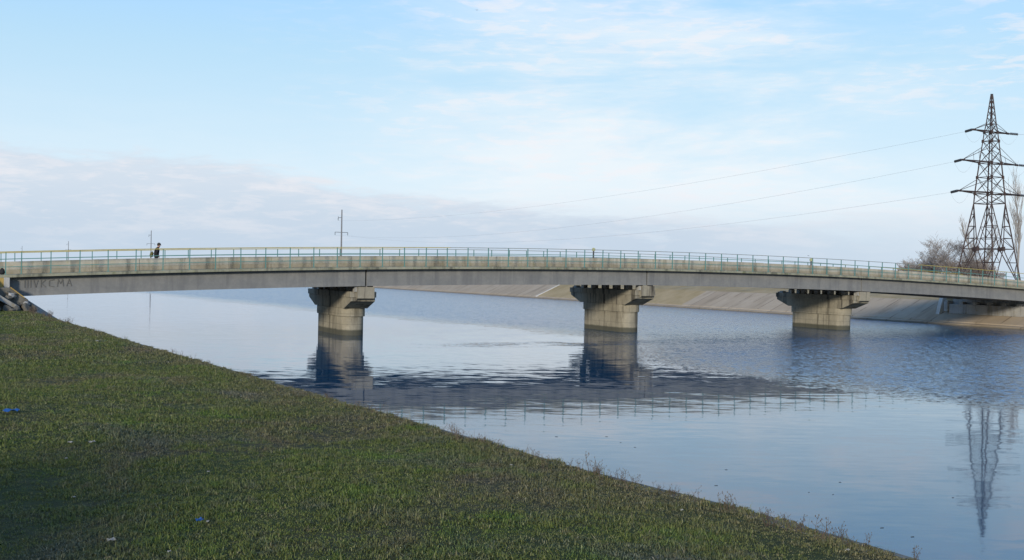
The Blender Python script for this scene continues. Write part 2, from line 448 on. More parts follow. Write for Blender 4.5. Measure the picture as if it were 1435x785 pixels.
# piers
for i, u0 in enumerate((23.4, 48.05, 72.4)):
    zu = zb(JO[i+1])-.182-1.21      # underside of the girders
    top = zu-.42; capb = top-1.28; colb = capb-.62
    def rr(L0, L1, hw, r, n=6):     # plan outline with rounded ends
        pts = []
        for cx, cy, a0 in ((hw-r, L0+r, -90), (hw-r, L1-r, 0), (-hw+r, L1-r, 90), (-hw+r, L0+r, 180)):
            for k in range(n+1):
                a = R(a0+90*k/n); pts.append((u0+cx+r*math.cos(a), cy+r*math.sin(a)))
        return pts
    m = MB(); m.prism(rr(2.40, 9.45, .88, .78, 10), 2, -3, colb+.01); pier = m.build('pier', M['pier'], bridge)
    m = MB(); m.prism(rr(2.28, 9.57, .98, .86, 10), 2, colb, capb-.003); m.build('collar', M['pier'], pier, bevel=.02)
    # hammerhead: lower trapezoid, upper beam standing proud, end cheeks
    m = MB()
    m.prism([(2.25, capb), (9.6, capb), (11.3, capb+.62), (11.3, top-.42), (.62, top-.42), (.62, capb+.58)], 0, u0-.93, u0+.93)
    cap = m.build('cap', M['cap'], pier, bevel=.02)
    m = MB(); m.box((u0-1.0, .55, top-.423), (u0+1.0, 11.38, top)); m.build('cap_beam', M['cap'], pier, bevel=.02)
    for v0, v1 in ((.25, .57), (11.36, 11.66)):
        m = MB(); m.prism([(v0, capb+.80), (v1, capb+.66), (v1, top+.36), (v0, top+.36)] if v0 < 1 else [(v0, capb+.8), (v1, capb+.95), (v1, top+.10), (v0, top+.10)], 0, u0-.55, u0+.75)
        m.build('end_block', M['cap'], pier, bevel=.02)
    for v in (.62, 2.25, 4.08, 5.92, 7.75, 9.58, 10.9):
        for s_ in (-.52, .52):
            if v == 10.9 and s_ > 0: continue
            m = MB(); m.box((u0+s_-.2, v-.24, top-.004), (u0+s_+.2, v+.24, top+.36 if v < 10 else top+.2)); m.build('bearing_block', M['block'], pier)
            if v < 10:
                m = MB(); m.box((u0+s_-.16, v-.19, top+.36), (u0+s_+.16, v+.19, zu+.02)); m.build('bearing_pad', M['black'], pier)
# right abutment: seat on top of the slope
m = MB(); m.box((96.3, -.6, 1.2), (97.6, 11.2, 2.28)); ab = m.build('abutment', M['abut'], bridge, bevel=.03)
m = MB(); m.box((97.0, -.6, 2.283), (97.8, 11.2, 4.0)); m.build('back_wall', M['abut'], ab)
for v0 in (-.75, 11.2):
    m = MB(); m.box((96.1, v0, 1.4), (97.4, v0+.5, 2.62)); m.build('end_block', M['abut'], ab, bevel=.03)
for v in (.42, 2.25, 4.08, 5.92, 7.75, 9.58):
    m = MB(); m.box((95.9+.42, v-.25, 2.28), (96.9, v+.25, 2.56)); m.build('bearing_block', M['block'], ab)
m = MB(); m.prism([(96.0, .9), (97.2, 1.4), (97.2, 3.1), (96.7, 3.1)], 1, 12.3, 12.8); m.build('wing_wall', M['rib'], ab)
# left abutment
m = MB(); m.box((-1.6, -.15, 1.4), (-.35, 10.6, zb(-.3)-.2)); ab = m.build('abutment', M['abut'], bridge, bevel=.03)
m = MB(); m.box((-.36, -.42, 2.9), (-.02, .06, zb(0)-.19)); m.build('end_block', M['abut'], ab, bevel=.03)
m = MB(); m.box((-1.7, -.36, 3.0), (-.365, -.153, zb(0)-.21)); m.build('side_panel', M['rust_face'], ab)
m = MB(); m.prism([(-1.6, 1.5), (1.32, 1.5), (1.32, 2.42), (1.05, 2.5), (1.0, 2.72), (.82, 2.78), (.05, 3.42), (-1.6, 3.46)], 1, -.95, 4.5)
cone = m.build('cone_slope', M['stone'], ab, bevel=.06)
m = MB(); m.prism([(.02, 3.47), (.82, 2.83), (.80, 2.78), (.0, 3.40)], 1, -1.0, .2); m.build('lichen_edge', M['rust_face'], cone)
m = MB(); m.prism([(-1.6, 3.05), (-.6, 2.98), (.5, 2.28), (.5, 2.0), (-.7, 2.7), (-1.6, 2.75)], 1, -1.75, -.952); m.build('kerb_slab', M['abut'], cone, bevel=.03)
q_ = random.Random(11)
for k in range(16):
    u = q_.uniform(-1.3, 1.15); z = 3.35-.78*max(0, u)-q_.uniform(.05, 1.0)*(1 if u < .6 else .5); r_ = q_.uniform(.13, .30)
    bm = bmesh.new(); bmesh.ops.create_icosphere(bm, subdivisions=1, radius=r_)
    for v in bm.verts: v.co *= q_.uniform(.72, 1.15)
    me = bpy.data.meshes.new('rubble_stone'); bm.to_mesh(me); bm.free(); me.materials.append(M['stone'] if q_.random() < .7 else M['abut'])
    o = bpy.data.objects.new('rubble_stone', me); COL.objects.link(o); o.parent = ab; o.location = (u, -1.0-max(0, 3.2-z)*.45*(1 if u < .5 else .3), max(z, 1.98)); o.scale = (1.3, .9, .7); o.rotation_euler = (q_.uniform(-.4, .4), q_.uniform(-.2, .6), q_.uniform(0, 3))
# faint graffiti strokes near the left end of the outer girder
m = MB()
def stroke(pts, w=.05):
    for (a, b), (c, d) in zip(pts[:-1], pts[1:]):
        za = zb(a)-.182-1.21; zc = zb(c)-.182-1.21
        L = math.hypot(c-a, d-b); nx, nz = -(d-b)/L*w/2, (c-a)/L*w/2
        q = [(a+nx, b+za+nz), (a-nx, b+za-nz), (c-nx, d+zc-nz), (c+nx, d+zc+nz)]
        m.add([(x, .184, z) for x, z in q]+[(x, .190, z) for x, z in q], [(0, 1, 2, 3), (7, 6, 5, 4), (0, 4, 5, 1), (1, 5, 6, 2), (2, 6, 7, 3), (3, 7, 4, 0)])
h0, h1 = .52, .98
def glyph(x, segs):
    for s_ in segs: stroke([(x+a, h0+b*(h1-h0)) for a, b in s_])
glyph(.85, [[(0, 0), (0, 1)], [(.17, 0), (.17, 1)], [(.34, 0), (.34, 1)]])
glyph(1.36, [[(0, 1), (.13, 0), (.26, 1)]])
glyph(1.80, [[(0, 0), (0, 1)], [(.26, 1), (.02, .5), (.28, 0)]])
glyph(2.28, [[(.28, 1), (.0, .85), (.0, .15), (.28, 0)]])
glyph(2.75, [[(0, 0), (.05, 1), (.18, .4), (.31, 1), (.36, 0)]])
glyph(3.30, [[(0, 0), (.15, 1), (.30, 0)], [(.06, .4), (.24, .4)]])
m.build('graffiti', M['graffiti'], bridge)
# road approaches: earth embankments behind the abutments
for name, a, b, sg in (('embankment', -60, -1.2, 1), ('embankment', 97.8, 150, 1)):
    us = np.linspace(a, b, 14)
    m = MB(); st = []
    for u in us:
        zt = max(zb(u)-.05, 2.3 if a < 0 else 3.45); lowz = 1.8 if a < 0 else 2.3
        w = (zt-lowz)*1.5
        st.append([(u, -.9-w, lowz), (u, -.9, zt), (u, 10.9, zt), (u, 10.9+w, lowz)])
    m.sweep(st); tag(frame(m.build(name, M['steppe'])), 'grassy road embankment leading to the bridge', kind='structure')

# rubble at the foot of the left abutment
def boulder(seed, sx, sy, sz):
    bm = bmesh.new(); bmesh.ops.create_icosphere(bm, subdivisions=2, radius=1)
    r_ = random.Random(seed)
    off = [Vector((r_.uniform(-1, 1), r_.uniform(-1, 1), r_.uniform(-1, 1))).normalized() for _ in range(7)]
    for v in bm.verts:
        c = v.co.copy()
        for o in off:
            d = c.dot(o)
            if d > .62: c -= o*(d-.62)*.9
        v.co = Vector((c.x*sx, c.y*sy, c.z*sz))
    me = bpy.data.meshes.new('boulder'); bm.to_mesh(me); bm.free(); me.materials.append(M['stone']); return me
stones = [(-1.3, -2.0, .40, .30, .30), (-.75, -2.1, .34, .30, .26), (-.2, -1.9, .36, .30, .30), (.35, -1.75, .30, .28, .26), (.85, -1.5, .34, .28, .36), (1.25, -1.1, .28, .30, .30), (-1.0, -2.6, .22, .2, .17), (.1, -2.45, .24, .22, .18)]
slab_txt = ['broad grey stone at the outer end of the rubble under the left bridge end', 'grey stone second from the frame edge in the rubble row', 'squat grey stone in the middle of the rubble heap under the abutment',
            'grey stone right of the middle of the rubble heap', 'tall dark block of rubble beside the water at the bridge corner', 'darkest corner stone of the rubble nearest the canal edge', 'small stone lying in the grass before the outer rubble', 'small stone lying in the grass before the middle rubble']
for i, (u, v, a, b, c) in enumerate(stones):
    o = bpy.data.objects.new('boulder', boulder(i, a, b, c)); COL.objects.link(o)
    o.location = W(u, v, float(zg(u, v))+c*.45); o.rotation_euler = (0, 0, i*1.3)
    tag(o, slab_txt[i], 'stone', 'rubble stones under the left bridge end')

# markers on the far side of the bridge
def marker(u, v, h, lab):
    e = empty('marker_post', W(u, v, zb(u)))
    m = MB(); m.box((-.06, -.06, 0), (.06, .06, h-.3)); m.build('post', M['dark_steel'], e)
    m = MB(); m.prism([(-.13, h-.32), (.13, h-.32), (.16, h-.1), (0, h), (-.16, h-.1)], 1, -.05, .05); m.build('cap', M['marker'], e)
    tag(e, lab, 'marker post', 'marker posts on the bridge')
marker(48.2, 9.2, 7.30-zb(48.2), 'marker post with yellow green head rising above the rail over the middle pier')
marker(72.1, 7.1, 6.87-zb(72.1), 'short dark marker post seen between the rails above the farthest water pier')

# ------------------------------------------------------------------ lattice pylon
PB = Vector((67.1, 151.0, 3.3)); PH = 27.7
arm_dir = R(90-61)    # azimuth 61 deg clockwise from +Y
pyl = empty('lattice_pylon', PB, arm_dir)
tag(pyl, 'tall dark rusty lattice power pylon with three pairs of arms beyond the bridge', 'pylon')
HD = [(0, 4.55), (12.5, 2.05), (13.9, 1.95), (18.2, 1.45), (22.55, .87), (23.7, .66), (27.7, .13)]
def half(z): return float(np.interp(z, [a for a, b in HD], [b for a, b in HD]))/math.sqrt(2)
def cor(k, z): h = half(z); return Vector(((h, h, z), (-h, h, z), (-h, -h, z), (h, -h, z))[k % 4])
LT, BT = .112, .047
for k in range(4):
    m = MB()
    for a, b in zip([x[0] for x in HD[:-1]], [x[0] for x in HD[1:]]): m.tube(cor(k, a), cor(k, b), LT if a < 18 else LT*.8, n=4)
    m.tube((*cor(k, 0).xy, -.7), (*cor(k, 0).xy, .15), .35, n=8)
    m.build('leg', M['rust'], pyl)
m = MB()
for k in range(4):
    A = lambda z: cor(k, z)
    B = lambda z: cor(k+1, z)
    mid = lambda z: (A(z)+B(z))/2
    zm = 6.1
    for z in (12.5, 13.9): m.tube(A(z), B(z), BT*1.1, n=4)
    # inverted K below the waist
    m.tube(A(12.5), mid(zm), LT*.72, n=4); m.tube(B(12.5), mid(zm), LT*.72, n=4)
    m.tube(mid(zm), A(.1), LT*.72, n=4); m.tube(mid(zm), B(.1), LT*.72, n=4)
    m.tube(A(zm), B(zm), BT*1.2, n=4)
    m.tube(mid(zm)+Vector((0, 0, -.3)), mid(zm)+Vector((0, 0, .3)), .28, n=6)
    prev = None
    for z in (11.0, 9.3, 7.6):
        t = (12.5-z)/(12.5-zm)
        for C in (A, B):
            q = C(12.5).lerp(mid(zm), t); m.tube(C(z), q, BT, n=4)
            zz = z-1.6 if z > 7.7 else zm
            m.tube(q, C(zz), BT, n=4)
    for z in (4.2, 2.4):
        t = (zm-z)/(zm-.1)
        for C in (A, B):
            q = mid(zm).lerp(C(.1), t); m.tube(C(z), q, BT, n=4); m.tube(q, C(z+1.8), BT, n=4)
    # X panels up the body
    lv = [12.5, 13.9, 16.2, 18.2, 19.9, 21.3, 22.55, 23.7, 24.7, 25.6, 26.4, 27.1, 27.6]
    for a, b in zip(lv[:-1], lv[1:]):
        th = BT if b < 24 else BT*.7
        m.tube(A(a), B(b), th, n=4); m.tube(B(a), A(b), th, n=4)
        if a in (16.2, 18.2, 21.3, 22.55, 23.7): m.tube(A(a), B(a), BT, n=4)
    for z in (13.9, 16.2, 18.2, 21.3, 22.55): 
        c = A(z); m.tube(c+Vector((0, 0, -.2)), c+Vector((0, 0, .2)), LT*1.7, n=6)
m.build('bracing', M['rust'], pyl)
m = MB(); m.box((-.13, -.13, 27.3), (.13, .13, 27.95)); m.build('peak', M['dark_steel'], pyl)
ARMS = ((13.95, 6.5, 1.95), (18.25, 5.9, 2.2), (22.6, 3.8, 1.2))
line_dir = Vector((0, 1, 0))   # local: the line runs across the arms
tips = {}
for z, L, rise in ARMS:
    for sg in (-1, 1):
        m = MB(); h = half(z); tip = Vector((sg*L, 0, z+.05)); tips[(z, sg)] = tip
        for sy in (-1, 1):
            m.tube((sg*h, sy*h, z), tip, .085, n=4)
            h2 = half(z+rise); m.tube((sg*h2, sy*h2, z+rise), tip, .04, n=4)
        for q in (.25, .5, .75):
            a = Vector((sg*h, h, z)).lerp(tip, q); b = Vector((sg*h, -h, z)).lerp(tip, q-.2); m.tube(a, b, .04, n=4)
            if L > 4.5 and z > 15 and q < .7:
                c_ = Vector((sg*half(z+rise), half(z+rise)*.5, z+rise)).lerp(tip, q); m.tube(Vector((sg*h, 0, z)).lerp(tip, q), c_, .03, n=4)
        m.tube(tip+Vector((-sg*.5, 0, 0)), tip+Vector((sg*.1, 0, 0)), .15, n=6)
        arm = m.build('crossarm', M['rust'], pyl)
def string(p, q, name, parent, n=8, r=.20):
    m = MB(); p, q = Vector(p), Vector(q); m.tube(p, q, .03, n=4)
    for k in range(n):
        c = p.lerp(q, (k+.8)/(n+.6)); d = (q-p).normalized(); m.tube(c-d*.035, c+d*.035, r, r*.7, n=8)
    return m.build(name, M['insul'], parent)
Rz = Matrix.Rotation(arm_dir, 3, 'Z')
def pw(p): return PB + Rz @ Vector(p)
POLE = [(-57.6, 360., 0), (-207.7, 615., 0), (-394.9, 952., 0), (-587.7, 1283., 0)]
pole_az = math.atan2(POLE[1][1]-POLE[0][1], POLE[1][0]-POLE[0][0]) - math.pi/2
ends_l, ends_r = {}, {}
for (z, sg), tip in tips.items():
    if sg < 0: d = (Vector((POLE[0][0], POLE[0][1], 0))-Vector((PB.x, PB.y, 0))).normalized()
    else: d = Vector((.80, -.60, 0)).normalized()
    dl = Rz.inverted() @ d
    e = tip+dl*1.3+Vector((0, 0, -.18)); string(tip+dl*.15, e, 'insulator_string', pyl)
    (ends_l if sg < 0 else ends_r)[z] = pw(e)
    # slack jumper hanging under the arm
    m = MB(); pts = []
    a = e; b = tip+Vector((-sg*2.2, 0, -.1))
    for k in range(11):
        t = k/10; pts.append(a.lerp(b, t)+Vector((0, 0, -1.5*4*t*(1-t))))
    m.poly_tube(pts, .012, 4); m.build('jumper_wire', M['wire'], pyl)
def wire(a, b, sag, lab, r=.017, grp=None):
    a, b = Vector(a), Vector(b); m = MB(); pts = []
    for k in range(41):
        t = k/40; pts.append(a.lerp(b, t)-a+Vector((0, 0, -sag*4*t*(1-t))))
    m.poly_tube(pts, r, 4); o = m.build('power_line', M['wire']); o.location = a
    return tag(o, lab, 'wire', grp)
# concrete poles of the same line, marching off along the canal
def make_pole():
    e = empty('utility_pole')
    m = MB(); m.tube((0, 0, -1), (0, 0, 21.7), .32, .19, 10); m.build('shaft', M['pole'], e, smooth=False)
    m = MB(); m.tube((0, 0, 19.0), (-1.25, 0, 19.0), .07, n=4); m.tube((-1.25, 0, 19.0), (-1.25, 0, 19.45), .06, n=4); m.build('crossarm', M['dark_steel'], e)
    string((-1.25, 0, 18.95), (-1.25, 0, 18.0), 'insulator_string', e, 5)
    m = MB(); m.tube((-2.35, 0, 14.1), (2.25, 0, 14.1), .075, n=4); m.build('crossarm', M['dark_steel'], e)
    for x in (-2.3, 2.2): string((x, 0, 14.05), (x, 0, 13.1), 'insulator_string', e, 5)
    return e
pl = make_pole()
ptxt = ['thin concrete power pole with three arms rising over the railing above the first water pier', 'power pole behind the walking person on the bridge', 'slim distant pole between the walking person and the left end of the bridge', 'farthest tiny pole above the left end of the railing']
poles = []
for i, (x, y, z) in enumerate(POLE):
    o = pl if i == 0 else copy_tree(pl)
    o.location = (x, y, 3.0); o.rotation_euler = (0, 0, pole_az)
    tag(o, ptxt[i], 'power pole', 'concrete poles of the power line'); poles.append(o.location.copy())
Rp = Matrix.Rotation(pole_az, 3, 'Z')
att = [(-1.25, 0, 17.95), (-2.3, 0, 13.05), (2.2, 0, 13.05)]
wl = ['topmost wire from the left arms of the pylon to the concrete pole', 'middle wire from the left arms of the pylon to the concrete pole', 'lowest wire from the left arms of the pylon to the concrete pole']
for k, z in enumerate((22.6, 18.25, 13.95)):
    q = poles[0]+Rp @ Vector(att[(0, 1, 2)[k]])
    wire(ends_l[z], q, (3.2, 4.4, 4.4)[k], wl[k], .012, 'wires of the power line')
wr = ['upper wire leaving the right arm of the pylon out of the picture', 'middle wire leaving the right arm of the pylon out of the picture', 'lower wire leaving the right arm of the pylon out of the picture']
for k, z in enumerate((22.6, 18.25, 13.95)):
    e = ends_r[z]; wire(e, e+Vector((160, -120, -4)), 4.5, wr[k], .017, 'wires of the power line')

# ------------------------------------------------------------------ bare trees
def bare_tree(seed, h, spread, up, n0, r0, levels=4, kids=(5, 5, 4, 3), droop=0.0, ln=(.42, .6, .62, .6)):
    rr_ = random.Random(seed); tr, cr = MB(), MB()
    def grow(p, d, L, r, lev):
        n = 4 if lev == 0 else 3
        pts = [p.copy()]; dd = d.copy()
        for k in range(n):
            dd = (dd+Vector((rr_.gauss(0, .13), rr_.gauss(0, .13), rr_.gauss(0, .06)+up*.10))).normalized()
            pts.append(pts[-1]+dd*L/n)
        tgt = tr if lev == 0 else cr
        for k in range(n):
            tgt.tube(pts[k], pts[k+1], r*(1-.62*k/n), r*(1-.62*(k+1)/n), 5 if lev < 2 else 3, cap=False)
        if lev >= levels: return
        for k in range(kids[lev]):
            t = rr_.uniform(.30 if lev else .22, 1.0); i = min(n-1, int(t*n)); q = pts[i].lerp(pts[i+1], t*n-i)
            az = rr_.uniform(0, 2*math.pi); el = rr_.uniform(.2, 1.0)
            ax = Vector((math.cos(az), math.sin(az), 0)); nd = (dd*(1.0-spread*.55)+ax*spread+Vector((0, 0, up*el*.6))).normalized()
            grow(q, nd, L*ln[lev]*rr_.uniform(.75, 1.2), max(.017, r*.5*(1-.45*t)), lev+1)
    for k in range(n0):
        a = 2*math.pi*k/n0+rr_.uniform(-.4, .4); lean = spread*.45 if n0 > 1 else .03
        grow(Vector((.15*math.cos(a), .15*math.sin(a), -.3)), Vector((lean*math.cos(a), lean*math.sin(a), 1)).normalized(), h*.62, r0, 0)
    return tr, cr
def tree(name, loc, lab, grp, mat, **kw):
    e = empty(name, loc); tr, cr = bare_tree(**kw)
    tr.build('trunk', mat, e, fix=False); cr.build('crown', mat, e, fix=False)
    return tag(e, lab, 'tree' if 'tree' in name else 'bush', grp)
def gx(px, D):   # ground spot below an image column, D metres ahead
    return (px-717.5)/1500*D
bushes = [
 (1247, 250, 3.6, 'twig', 'lowest faint bare bush at the left end of the thicket'),
 (1268, 225, 4.6, 'twig_rust', 'low reddish bare bush second from the left end of the thicket'),
 (1283, 205, 5.2, 'twig', 'thin grey bare bush with a forked outline in the left half of the thicket'),
 (1297, 195, 6.2, 'twig', 'middle grey bare bush of the thicket by the pylon'),
 (1311, 188, 7.2, 'twig', 'bushy grey tree left of the tallest thicket tree'),
 (1332, 180, 8.8, 'twig', 'tallest rounded bare tree of the thicket left of the pylon'),
 (1350, 172, 4.8, 'twig_rust', 'rust brown bare bush seen through the left leg of the pylon'),
 (1366, 178, 5.2, 'twig_rust', 'rust brown bare bush seen between the legs of the pylon'),
 (1380, 186, 4.6, 'twig', 'grey bare bush seen through the middle of the pylon'),
 (1396, 200, 3.4, 'twig', 'low grey bush seen through the right leg of the pylon'),
]
for i, (px, D, h, mt, lab) in enumerate(bushes):
    big = h > 5.9
    tree('bare_tree' if big else 'bare_bush', (gx(px, D), D, 3.45), lab, 'bare thicket behind the bridge', M[mt], seed=20+i, h=h*1.15, spread=.80, up=.55, n0=6, r0=.11 if big else .07, levels=4, kids=(7, 6, 4, 3))
for i, (px, D, h, lab) in enumerate(((1427, 190, 20.5, 'tall narrow pale poplar without leaves right of the pylon'), (1361, 215, 14.0, 'slim bare poplar behind the left leg of the pylon'), (1374, 222, 12.5, 'slim bare poplar behind the middle of the pylon'), (1446, 200, 17, 'bare poplar at the right edge of the picture'))):
    tree('poplar_tree', (gx(px, D), D, 3.45), lab, 'bare poplars behind the pylon', M['twig_pale'], seed=50+i, h=h*1.45, spread=.28, up=1.5, n0=1, r0=.20, levels=3, kids=(26, 6, 4, 3), ln=(.24, .45, .5, .5))

# ------------------------------------------------------------------ grass blades
def blades(name, n, sampler, hmin, hmax, wid, mat, lean=1.5, seg=True):
    u, v, z, edge = sampler(n); n = len(u)
    h = rng.uniform(hmin, hmax, n)*(1+.5*(rng.random(n) > .93))
    hm = np.sin(9.1*u+3*np.sin(4.3*v))*np.sin(8.3*v+3*np.sin(5.1*u+1))+.6*np.sin(2.3*u+1.7*v+2*np.sin(1.9*v))
    h = h*np.clip(1+.75*hm, .35, 2.1)
    az = rng.uniform(0, 2*np.pi, n); ln = rng.normal(0, lean, n)
    face = rng.uniform(0, 2*np.pi, n)
    w = wid*rng.uniform(.6, 1.4, n)
    px, py = P0.x+u*CA-v*SA, P0.y+u*SA+v*CA
    wx, wy = np.cos(face)*w/2, np.sin(face)*w/2
    ox, oy = np.cos(az)*np.abs(ln)*h, np.sin(az)*np.abs(ln)*h
    V = np.empty((n, 5, 3), np.float32)
    V[:, 0] = np.stack([px-wx, py-wy, z-.01], 1); V[:, 1] = np.stack([px+wx, py+wy, z-.01], 1)
    mx, my, mz = px+ox*.4, py+oy*.4, z+h*.52
    V[:, 2] = np.stack([mx+wx*.8, my+wy*.8, mz], 1); V[:, 3] = np.stack([mx-wx*.8, my-wy*.8, mz], 1)
    V[:, 4] = np.stack([px+ox, py+oy, z+h*np.clip(1-.55*np.abs(ln), .1, 1)], 1)
    me = bpy.data.meshes.new(name)
    me.vertices.add(n*5); me.vertices.foreach_set('co', V.ravel())
    base = (np.arange(n)*5)[:, None]
    L = (base+np.array([0, 1, 2, 3, 3, 2, 4])[None, :]).astype(np.int32).ravel()
    me.loops.add(n*7); me.loops.foreach_set('vertex_index', L)
    me.polygons.add(n*2)
    st = (np.arange(n)*7)[:, None]+np.array([0, 4])[None, :]
    me.polygons.foreach_set('loop_start', st.astype(np.int32).ravel())
    me.update(calc_edges=True); me.validate()
    hue = np.clip(rng.normal(.45, .25, n), 0, 1).astype(np.float32)
    for nm, arr in (('hue', hue), ('edge', edge.astype(np.float32))):
        at = me.attributes.new(nm, 'FLOAT', 'POINT'); at.data.foreach_set('value', np.repeat(arr, 5))
    me.materials.append(mat)
    o = bpy.data.objects.new(name, me); COL.objects.link(o); return o
def lawn_sampler(v0, v1, dmax):
    def f(n):
        v = rng.uniform(v0, v1, n); d = .12+rng.random(n)*dmax
        # tufts: pull blades towards random tuft centres
        u = ul(v)-d
        tu = np.round(u/.13)*.13; tv = np.round(v/.13)*.13
        k = rng.random(n) < .45
        jit = (np.sin(tu*91.7+tv*37.3)*43758.5) % 1.0
        u = np.where(k, tu+.05*np.cos(jit*6.28)+rng.normal(0, .022, n), u); v = np.where(k, tv+.05*np.sin(jit*6.28)+rng.normal(0, .022, n), v)
        d = ul(v)-u; ok = d > .08
        u, v, d = u[ok], v[ok], d[ok]
        z = zg(u, v)
        edge = np.clip(1-(d-.1)/(1.5+1.2*np.sin(.5*v+1)), 0, 1)*rng.uniform(.4, 1, len(u))
        return u, v, z, edge
    return f
parts = [(-69, -55, 17, 640000, .018, .046, .008), (-55, -40, 13, 280000, .02, .052, .012), (-40, -20, 12, 150000, .025, .06, .018), (-20, 0.5, 12, 80000, .03, .07, .026)]
def clump_sampler(v0, v1, dmax, per, rad):
    def f(n):
        k = n//per; cv_ = rng.uniform(v0, v1, k); cd = .05+rng.random(k)**1.2*dmax; r_ = rad*rng.uniform(.4, 1.5, k)
        v = np.repeat(cv_, per)+rng.normal(0, 1, k*per)*np.repeat(r_, per); d = np.repeat(cd, per)+rng.normal(0, 1, k*per)*np.repeat(r_, per)
        ok = d > .04; v, d = v[ok], d[ok]; u = ul(v)-d
        return u, v, zg(u, v), np.repeat(rng.random(k)**2.2, per)[ok]*np.ones(len(u))
    return f
def edge_sampler(v0, v1):
    def f(n):
        v = rng.uniform(v0, v1, n); lim = .10*np.sin(2.1*v)*np.sin(.77*v+1)+.06*np.sin(6.3*v+np.sin(2*v)); d = .05+lim*.9+np.abs(rng.normal(0, .14, n)); u = ul(v)-d
        return u, v, np.where(d < .3, 2.0, zg(u, v)), rng.uniform(.3, 1, n)
    return f
objs = [blades('grass', 60000, clump_sampler(-66, -40, 14, 26, .05), .02, .075, .006, M['grass'], lean=.9), blades('grass', 26000, clump_sampler(-40, 0, 12, 26, .08), .04, .12, .012, M['grass'], lean=.9),
        blades('grass', 5000, clump_sampler(-66, -30, 14, 3, .06), .07, .17, .0045, M['grass'], lean=.6), blades('grass', 40000, edge_sampler(-66, 0.5), .015, .05, .011, M['grass'])]
objs += [blades('grass', n, lawn_sampler(a, b, dm), h0_, h1_, w_, M['grass']) for a, b, dm, n, h0_, h1_, w_ in parts]
# join into one stuff object
bm_ = objs[0]
with bpy.context.temp_override(active_object=bm_, selected_editable_objects=objs, object=bm_, selected_objects=objs):
    bpy.ops.object.join()
tag(bm_, 'short winter grass of the near bank', 'grass', kind='stuff')

# unseen evergreen bush, added beside the photographer to cast shade on the near grass
def leafy_bush(loc, rad, h):
    e = empty('shade_bush', loc); t_ = MB(); c_ = MB(); q_ = random.Random(4)
    for k in range(9):
        a = 2*math.pi*k/9; p = Vector((.2*math.cos(a), .2*math.sin(a), -.2)); q = Vector((rad*.6*math.cos(a), rad*.6*math.sin(a), h*.6)); mid_ = p.lerp(q, .5)+Vector((0, 0, .3))
        t_.tube(p, mid_, .07, .05, 6); t_.tube(mid_, q, .05, .02, 6)
    for k in range(11000):
        a = q_.uniform(0, 6.283); el_ = math.asin(q_.uniform(.02, 1)); rr_ = q_.uniform(.45, 1)**.5*(1+.13*math.sin(3*a+2)+.1*math.sin(7*a+5*el_))
        c = Vector((rad*rr_*math.cos(a)*math.cos(el_), rad*rr_*math.sin(a)*math.cos(el_), h*rr_*math.sin(el_)))
        n = Vector((q_.gauss(0, 1), q_.gauss(0, 1), q_.gauss(0, 1))).normalized(); x = n.orthogonal().normalized(); y = n.cross(x); s_ = q_.uniform(.06, .13)
        c_.add([c-x*s_, c-y*s_*.45, c+x*s_, c+y*s_*.45], [(0, 1, 2, 3)])
    t_.build('trunk', M['twig'], e); c_.build('crown', M['leafy'], e, fix=False)
    return tag(e, 'unseen evergreen bush added on the bank to shade the lower left grass', 'bush')
leafy_bush((-10.2, 2.5, gz(-10.2, 2.5)), 3.7, 3.3)

# dry weeds standing along the edge of the bank
def weed_mesh(seed):
    r_ = random.Random(seed); m = MB()
    for k in range(r_.randint(4, 9)):
        a = r_.uniform(0, 6.28); p = Vector((r_.gauss(0, .06), r_.gauss(0, .06), -.03)); h = r_.uniform(.10, .34)
        d = Vector((.35*math.cos(a), .35*math.sin(a), 1)).normalized(); q = p+d*h*.6; e = q+(d+Vector((r_.gauss(0, .25), r_.gauss(0, .25), 0))).normalized()*h*.4
        m.tube(p, q, .004, .003, 3, False); m.tube(q, e, .003, .0015, 3, False)
        for j in range(r_.randint(1, 4)):
            t = r_.uniform(.4, 1); s_ = p.lerp(e, t); b = r_.uniform(0, 6.28)
            e2 = s_+Vector((math.cos(b)*.06, math.sin(b)*.06, r_.uniform(.02, .07))); m.tube(s_, e2, .003, .0015, 3, False)
            m.tube(e2, e2+Vector((0, 0, .018)), .007, .004, 4)
    return m.mesh('weed', M['weed'], fix=False)
WM = [weed_mesh(i) for i in range(9)]
clusters = [(-64.4, 9, .5), (-62.2, 9, .5), (-60.6, 7, .35), (-58.8, 12, .8), (-56.5, 9, .6), (-53.5, 6, .6), (-50.5, 4, .4), (-45, 3, .6), (-38, 8, 1.2), (-30, 3, 1.), (-24, 3, .5), (-16, 5, .9), (-9, 8, 1.0), (-5, 10, 1.5), (-61, 6, 2.0), (-48, 5, 5)]
for i, (vc, n, sp) in enumerate(clusters):
    for k in range(n):
        v = vc+random.gauss(0, sp); d = abs(random.gauss(0, .22))+.06
        o = bpy.data.objects.new('dry_weed', WM[random.randrange(9)]); COL.objects.link(o)
        u = float(ul(v))-d; o.location = W(u, v, float(zg(u, v))); o.rotation_euler = (0, 0, random.uniform(0, 6.28))
        s_ = random.uniform(.35, .75)*(1.35 if random.random() < .15 else 1); s_ = s_*1.9 if v > -20 else s_; o.scale = (s_, s_, s_)
        tag(o, 'thin dry weed standing among the others along the water edge of the grassy bank', 'weed', 'dry weeds along the bank edge')

